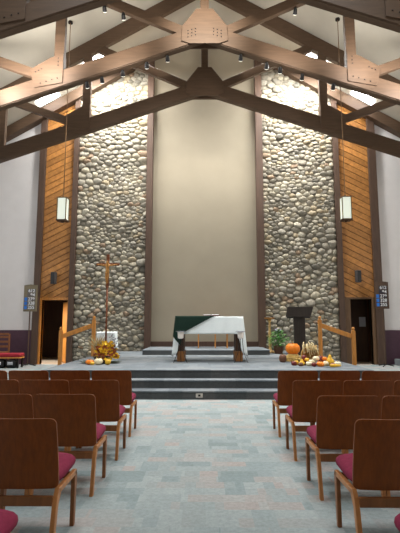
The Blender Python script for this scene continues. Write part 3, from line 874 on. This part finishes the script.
# ------------------------------------------------------------------ chairs
def slab_round(w, h, rc, n=5):
    """rounded rectangle outline in local 2D, centred in x, from 0 up"""
    out = []
    for cx, cz, a0 in ((w/2-rc, rc, -90), (w/2-rc, h-rc, 0), (-w/2+rc, h-rc, 90), (-w/2+rc, rc, 180)):
        for k in range(n+1):
            a = R(a0+90*k/n); out.append((cx+rc*math.cos(a), cz+rc*math.sin(a)))
    return out
def make_chair():
    t = thing('stacking_chair', '', 'chair')
    # seat cushion
    rows = []
    prof = [(-.24, .372), (-.258, .415), (-.243, .46), (-.12, .474), (0, .476), (.12, .474), (.243, .46), (.258, .415), (.24, .372), (.1, .37), (-.1, .37)]
    vs = []; fs = []; n = len(prof)
    for q, (y, sc, dz) in enumerate(((.108, .90, 0), (.112, 1, 0), (.22, 1, -.006), (.36, 1, 0), (.47, 1, .008), (.505, .97, .0), (.515, .8, -.005))):
        zc = .425
        for x, z in prof:
            zz = zc+(z-zc)*(1 if sc > .92 else .6)
            vs.append((x*(sc if sc > .92 else sc+.06), y, zz+dz))
    for i in range(6):
        for k in range(n): fs.append((i*n+k, i*n+(k+1) % n, (i+1)*n+(k+1) % n, (i+1)*n+k))
    fs += [tuple(range(n)), tuple(range(7*n-1, 6*n-1, -1))]
    o = MB().add(vs, [q[::-1] for q in fs]).build('seat', 'cushion', t, smooth=True, sub=1)
    # plywood backrest, gently curved, rounded corners, leaning back
    out = slab_round(.506, .445, .035)
    b = MB(); K = 12
    cols = [-.253+.506*i/K for i in range(K+1)]
    def edge(x):
        zz = [0.0, .445]; d = abs(x)-(.253-.035)
        if d > 0:
            e = .035-math.sqrt(max(0, .035**2-d*d)); zz = [e, .445-e]
        return zz
    fr, bk = [], []
    xs = sorted(set([round(v, 4) for v in cols]+[round(s*(.253-.035+.035*math.sin(R(a))), 4) for s in (-1, 1) for a in (30, 60, 80, 90)]))
    vs = []; fs = []
    rows_n = 7
    for side in (0, 1):
        for x in xs:
            a, c_ = edge(x)
            for j in range(rows_n):
                s_ = a+(c_-a)*j/(rows_n-1)
                y = .095-.11*(s_/.45)-.018*(1-(x/.253)**2)+.012*math.sin(s_/.45*3.14)+(.014 if side else 0)
                vs.append((x, y, .362+s_))
    m_ = len(xs)*rows_n
    for i in range(len(xs)-1):
        for j in range(rows_n-1):
            q = (i*rows_n+j, (i+1)*rows_n+j, (i+1)*rows_n+j+1, i*rows_n+j+1)
            fs.append(q); fs.append(tuple(m_+v for v in q[::-1]))
    for i in range(len(xs)-1):
        for j in (0, rows_n-1):
            q = (i*rows_n+j, (i+1)*rows_n+j, m_+(i+1)*rows_n+j, m_+i*rows_n+j); fs.append(q if j else q[::-1])
    for i in (0, len(xs)-1):
        for j in range(rows_n-1):
            q = (i*rows_n+j, i*rows_n+j+1, m_+i*rows_n+j+1, m_+i*rows_n+j); fs.append(q if i == 0 else q[::-1])
    b.add(vs, fs).build('backrest', 'walnut', t)
    # bentwood sides: rear leg flows into the seat rail, straight front leg
    for s in (-1, 1):
        x0, x1 = sorted((s*.263, s*.234))
        MB().prism_x([(-.03, 0), (.012, 0), (.075, .27), (.12, .33), (.108, .368), (.08, .37), (.05, .33), (.03, .28)], x0, x1).build('leg', 'beech', t, bevel=.004)
        MB().prism_x([(.425, 0), (.462, 0), (.485, .335), (.47, .366), (.43, .36)], x0, x1).build('leg', 'legdark', t, bevel=.004)
        MB().prism_x([(.09, .332), (.44, .332), (.475, .34), (.47, .368), (.09, .368)], x0, x1).build('seat_rail', 'beech', t, bevel=.004)
    MB().box((-.234, .035, .275), (.234, .06, .335)).build('stretcher', 'legdark', t, bevel=.006)
    MB().box((-.234, .42, .315), (.234, .44, .36)).build('stretcher', 'legdark', t, bevel=.006)
    return t
proto = make_chair(); first = [True]
def chair(x, y, label, grp, sg_=0):
    o = proto if first[0] else copy_tree(proto); first[0] = False
    o.location = (x, y-(.06 if (sg_ > 0 and 3.8 < y < 3.9) else 0), 0); o['label'] = label; o['group'] = grp
OX = {'left': (-.02, -.02, -.02, -.008, -.035), 'right': (0, 0, 0, 0, 0)}
rown = {0: 'row nearest the viewer, only its seat showing', 1: 'second-nearest row', 2: 'third-nearest row', 3: 'fourth-nearest row', 4: 'farthest row before the steps'}
pos = ['at the aisle', 'second from the aisle', 'third from the aisle', 'fourth from the aisle']
ry = {0: 1.88, 1: 2.88, 2: 3.87, 3: 4.85, 4: 5.83}
for side, sg, cx in (('left', -1, -1.155), ('right', 1, 1.175)):
    cnt = {0: 1, 1: 1, 2: 2, 3: 3, 4: 4 if side == 'left' else 3}
    for r0 in range(5):
        for k in range(cnt[r0]):
            if r0 == 0: lb = 'magenta-seated wooden chair in the bottom %s corner, only its seat showing' % side
            else: lb = 'wooden chair %s in the %s, %s block' % (pos[k], rown[r0], side)
            chair(cx+sg*.53*k+OX[side][r0], ry[r0], lb, 'chairs in the %s block' % side, sg)

# ------------------------------------------------------------------ side corners
t = thing('red_bench', 'long red-cushioned bench against the plum wainscot at far left', 'bench', (-6.6, 14.9, 0))
MB().box((-.85, -.22, .35), (.62, .22, .47)).build('cushion', 'red', t, bevel=.04)
MB().box((-.85, -.2, .31), (.62, .2, .35)).build('seat_board', 'oak', t)
for x in (-.8, .56):
    for y in (-.17, .17): MB().box((x-.025, y-.025, 0), (x+.025, y+.025, .31)).build('leg', 'black', t)
for x, lb in ((-.02, 'shiny black padded case under the red bench, left one'), (.36, 'shiny black padded case under the red bench, right one')):
    t = thing('padded_case', lb, 'case', (-6.62+x, 14.86, 0), group='cases under the red bench')
    MB().box((-.18, -.2, .0), (.18, .12, .27)).build('shell', 'black', t, bevel=.08, smooth=True)
    MB().box((-.09, -.212, .11), (.09, -.198, .2)).build('front_highlight', 'silver', t, bevel=.01)  # silver plate standing in for the highlights on the shiny case
    MB().tube([(-.07, 0, .265), (-.05, 0, .295), (.05, 0, .295), (.07, 0, .265)], .01, 6).build('handle', 'black', t)
t = thing('slat_back_chair', 'brown wooden slat-back chair behind the red bench at far left', 'chair', (-6.92, 15.4, 0))
for x in (-.22, .22):
    MB().box((x-.025, .1, 0), (x+.025, .14, 1.08)).build('leg', 'legdark', t); MB().box((x-.025, -.2, 0), (x+.025, -.16, .45)).build('leg', 'legdark', t)
MB().box((-.24, -.2, .45), (.24, .14, .49)).build('seat', 'legdark', t, bevel=.01)
for z in (.62, .78, .94, 1.04): MB().box((-.2, .105, z), (.2, .13, z+.07)).build('back_slat', 'legdark', t)
t = tag(MB().box((6.62, 15.5, 0), (8.4, 16.1, .21)).build('carpeted_block', 'chancel', bevel=.01), 'low grey carpeted block against the plum wainscot at far right', 'block')
for x, mt, hh, lb in ((6.80, 'blue', .30, 'blue carton standing on the grey block at far right'), (6.97, 'ink', .24, 'white carton beside the blue one on the grey block'),
                      (7.10, 'cyan', .34, 'pale blue carton at the right edge of the picture')):
    t = thing('carton', lb, 'carton', (x, 15.65, .21), R(12), 'cartons on the grey block')
    MB().box((-.06, -.06, 0), (.06, .06, hh-.06)).prism([(-.06, hh-.06), (.06, hh-.06), (0, hh)], -.06, .06).build('body', mt, t)
    MB().box((-.05, -.063, .05), (.05, -.06, .14)).build('printed_panel', 'paper', t)

# ------------------------------------------------------------------ lights
def area(name, loc, rot, sx, sy, e, col=(1, 1, 1), spread=180):
    l = bpy.data.lights.new(name, 'AREA'); l.shape = 'RECTANGLE'; l.size = sx; l.size_y = sy; l.energy = e; l.color = col; l.spread = R(spread)
    o = bpy.data.objects.new(name, l); COL.objects.link(o); o.location = loc; o.rotation_euler = rot
    return o
def spotl(name, loc, tgt, e, ang=60, col=(1, .95, .85), r=.06):
    l = bpy.data.lights.new(name, 'SPOT'); l.energy = e; l.spot_size = R(ang); l.spot_blend = .9; l.color = col; l.shadow_soft_size = r
    o = bpy.data.objects.new(name, l); COL.objects.link(o); o.location = loc
    o.rotation_euler = (Vector(tgt)-Vector(loc)).to_track_quat('-Z', 'Y').to_euler()
    return o
# unseen soft fills added at the nave sides and under its roof
def aim(o, d): o.rotation_euler = Vector(d).to_track_quat('-Z', 'Y').to_euler(); return o
area('side_fill_left', (-XW+.05, 6, 4.0), (0, R(-90), 0), 2.4, 14, 290, (.95, .97, 1.0))  # added side fill, the wall here has no opening
area('side_fill_right', (XW-.05, 6, 4.0), (0, R(90), 0), 2.4, 14, 320, (1, .91, .82))  # warmer fill added on the opposite solid wall
for s in (-1, 1):
    area('nave_top_fill', (s*3.4, 5.4, roof(3.4)-.1), (0, 0, 0), 2.4, 4.6, 345, (.95, .98, 1.0), 120)  # overhead fill added to light the nave floor
    aim(area('chancel_top_fill', (s*1.6, 14.35, roof(1.6)-.4), (0, 0, 0), 1.6, .5, 330, (1, .98, .95), 100), (0, -.3, -1))  # overhead fill added to brighten the chancel from above
    aim(area('chancel_skylight', (s*4.0, 14.9, roof(4.0)-.35), (0, 0, 0), 3.2, .5, 600, (1, .98, .94)), (-.1*s, .35, -1))
    spotl('niche_spot', (s*1.0, 11.4, 8.35), (s*.35, 16.1, 4.6), 75, 95, (1, .97, .92), .2)
# unseen lamps added in the open before the middle truss to light it
for sx, e in ((-1, 1.0), (1, .6)):
    spotl('truss_fill', (sx*5.3, 10.15, 7.3), (sx*5.0, 11.1, 7.75), 560*e, 110, (1, .95, .9), .25)
    spotl('truss_fill', (sx*2.1, 10.0, 8.0), (sx*2.2, 11.1, 8.5), 260*(.6+.4*e), 110, (1, .94, .86), .25)
    spotl('truss_fill', (sx*4.0, 10.1, 7.8), (sx*4.0, 11.1, 8.25), 420*e, 110, (1, .95, .9), .25)
spotl('truss_fill', (0, 9.0, 9.25), (0, 11.1, 9.15), 900, 75, (1, .93, .82), .12)
for s in (-1, 1):
    spotl('altar_fill', (s*2.4, 10.2, 7.5), (s*1.3, 11.3, 1.0), 420, 56, (1, .97, .92), .1)  # unseen spots added to brighten the altar cloths
# unseen spots added behind the far truss wash the stone and the boards
for s in (-1, 1):
    spotl('stone_wash', (s*2.6, 14.2, 9.3), (s*3.3, 16.1, 8.8), 60, 110)
# lamp in the left hall
spotl('hall_lamp', (-7.1, 16.8, 1.7), (-5.2, 16.75, 1.15), 330, 70, (1, .86, .6))
spotl('hall_lamp', (-6.3, 17.1, 2.6), (-6.0, 16.9, 0), 330, 70, (1, .93, .85))

wd = bpy.data.worlds.new('World'); SC.world = wd; wd.use_nodes = True
wd.node_tree.nodes['Background'].inputs[0].default_value = (.8, .9, 1, 1)
wd.node_tree.nodes['Background'].inputs[1].default_value = .3

# ------------------------------------------------------------------ camera
cam = bpy.data.cameras.new('Camera'); co = bpy.data.objects.new('Camera', cam); COL.objects.link(co)
cam.sensor_width = 36; cam.lens = 450*36/533; cam.clip_end = 200
co.location = (0, 0, 1.38)
co.rotation_euler = (R(90)+math.atan(58.5/450), 0, math.atan(5/450))
SC.camera = co
SC.view_settings.view_transform = 'Standard'; SC.view_settings.look = 'None'
SC.view_settings.exposure = 0; SC.view_settings.gamma = 1
SC.cycles.use_denoising = True
SC.cycles.max_bounces = 8; SC.cycles.diffuse_bounces = 6
SC.cycles.sample_clamp_indirect = 6
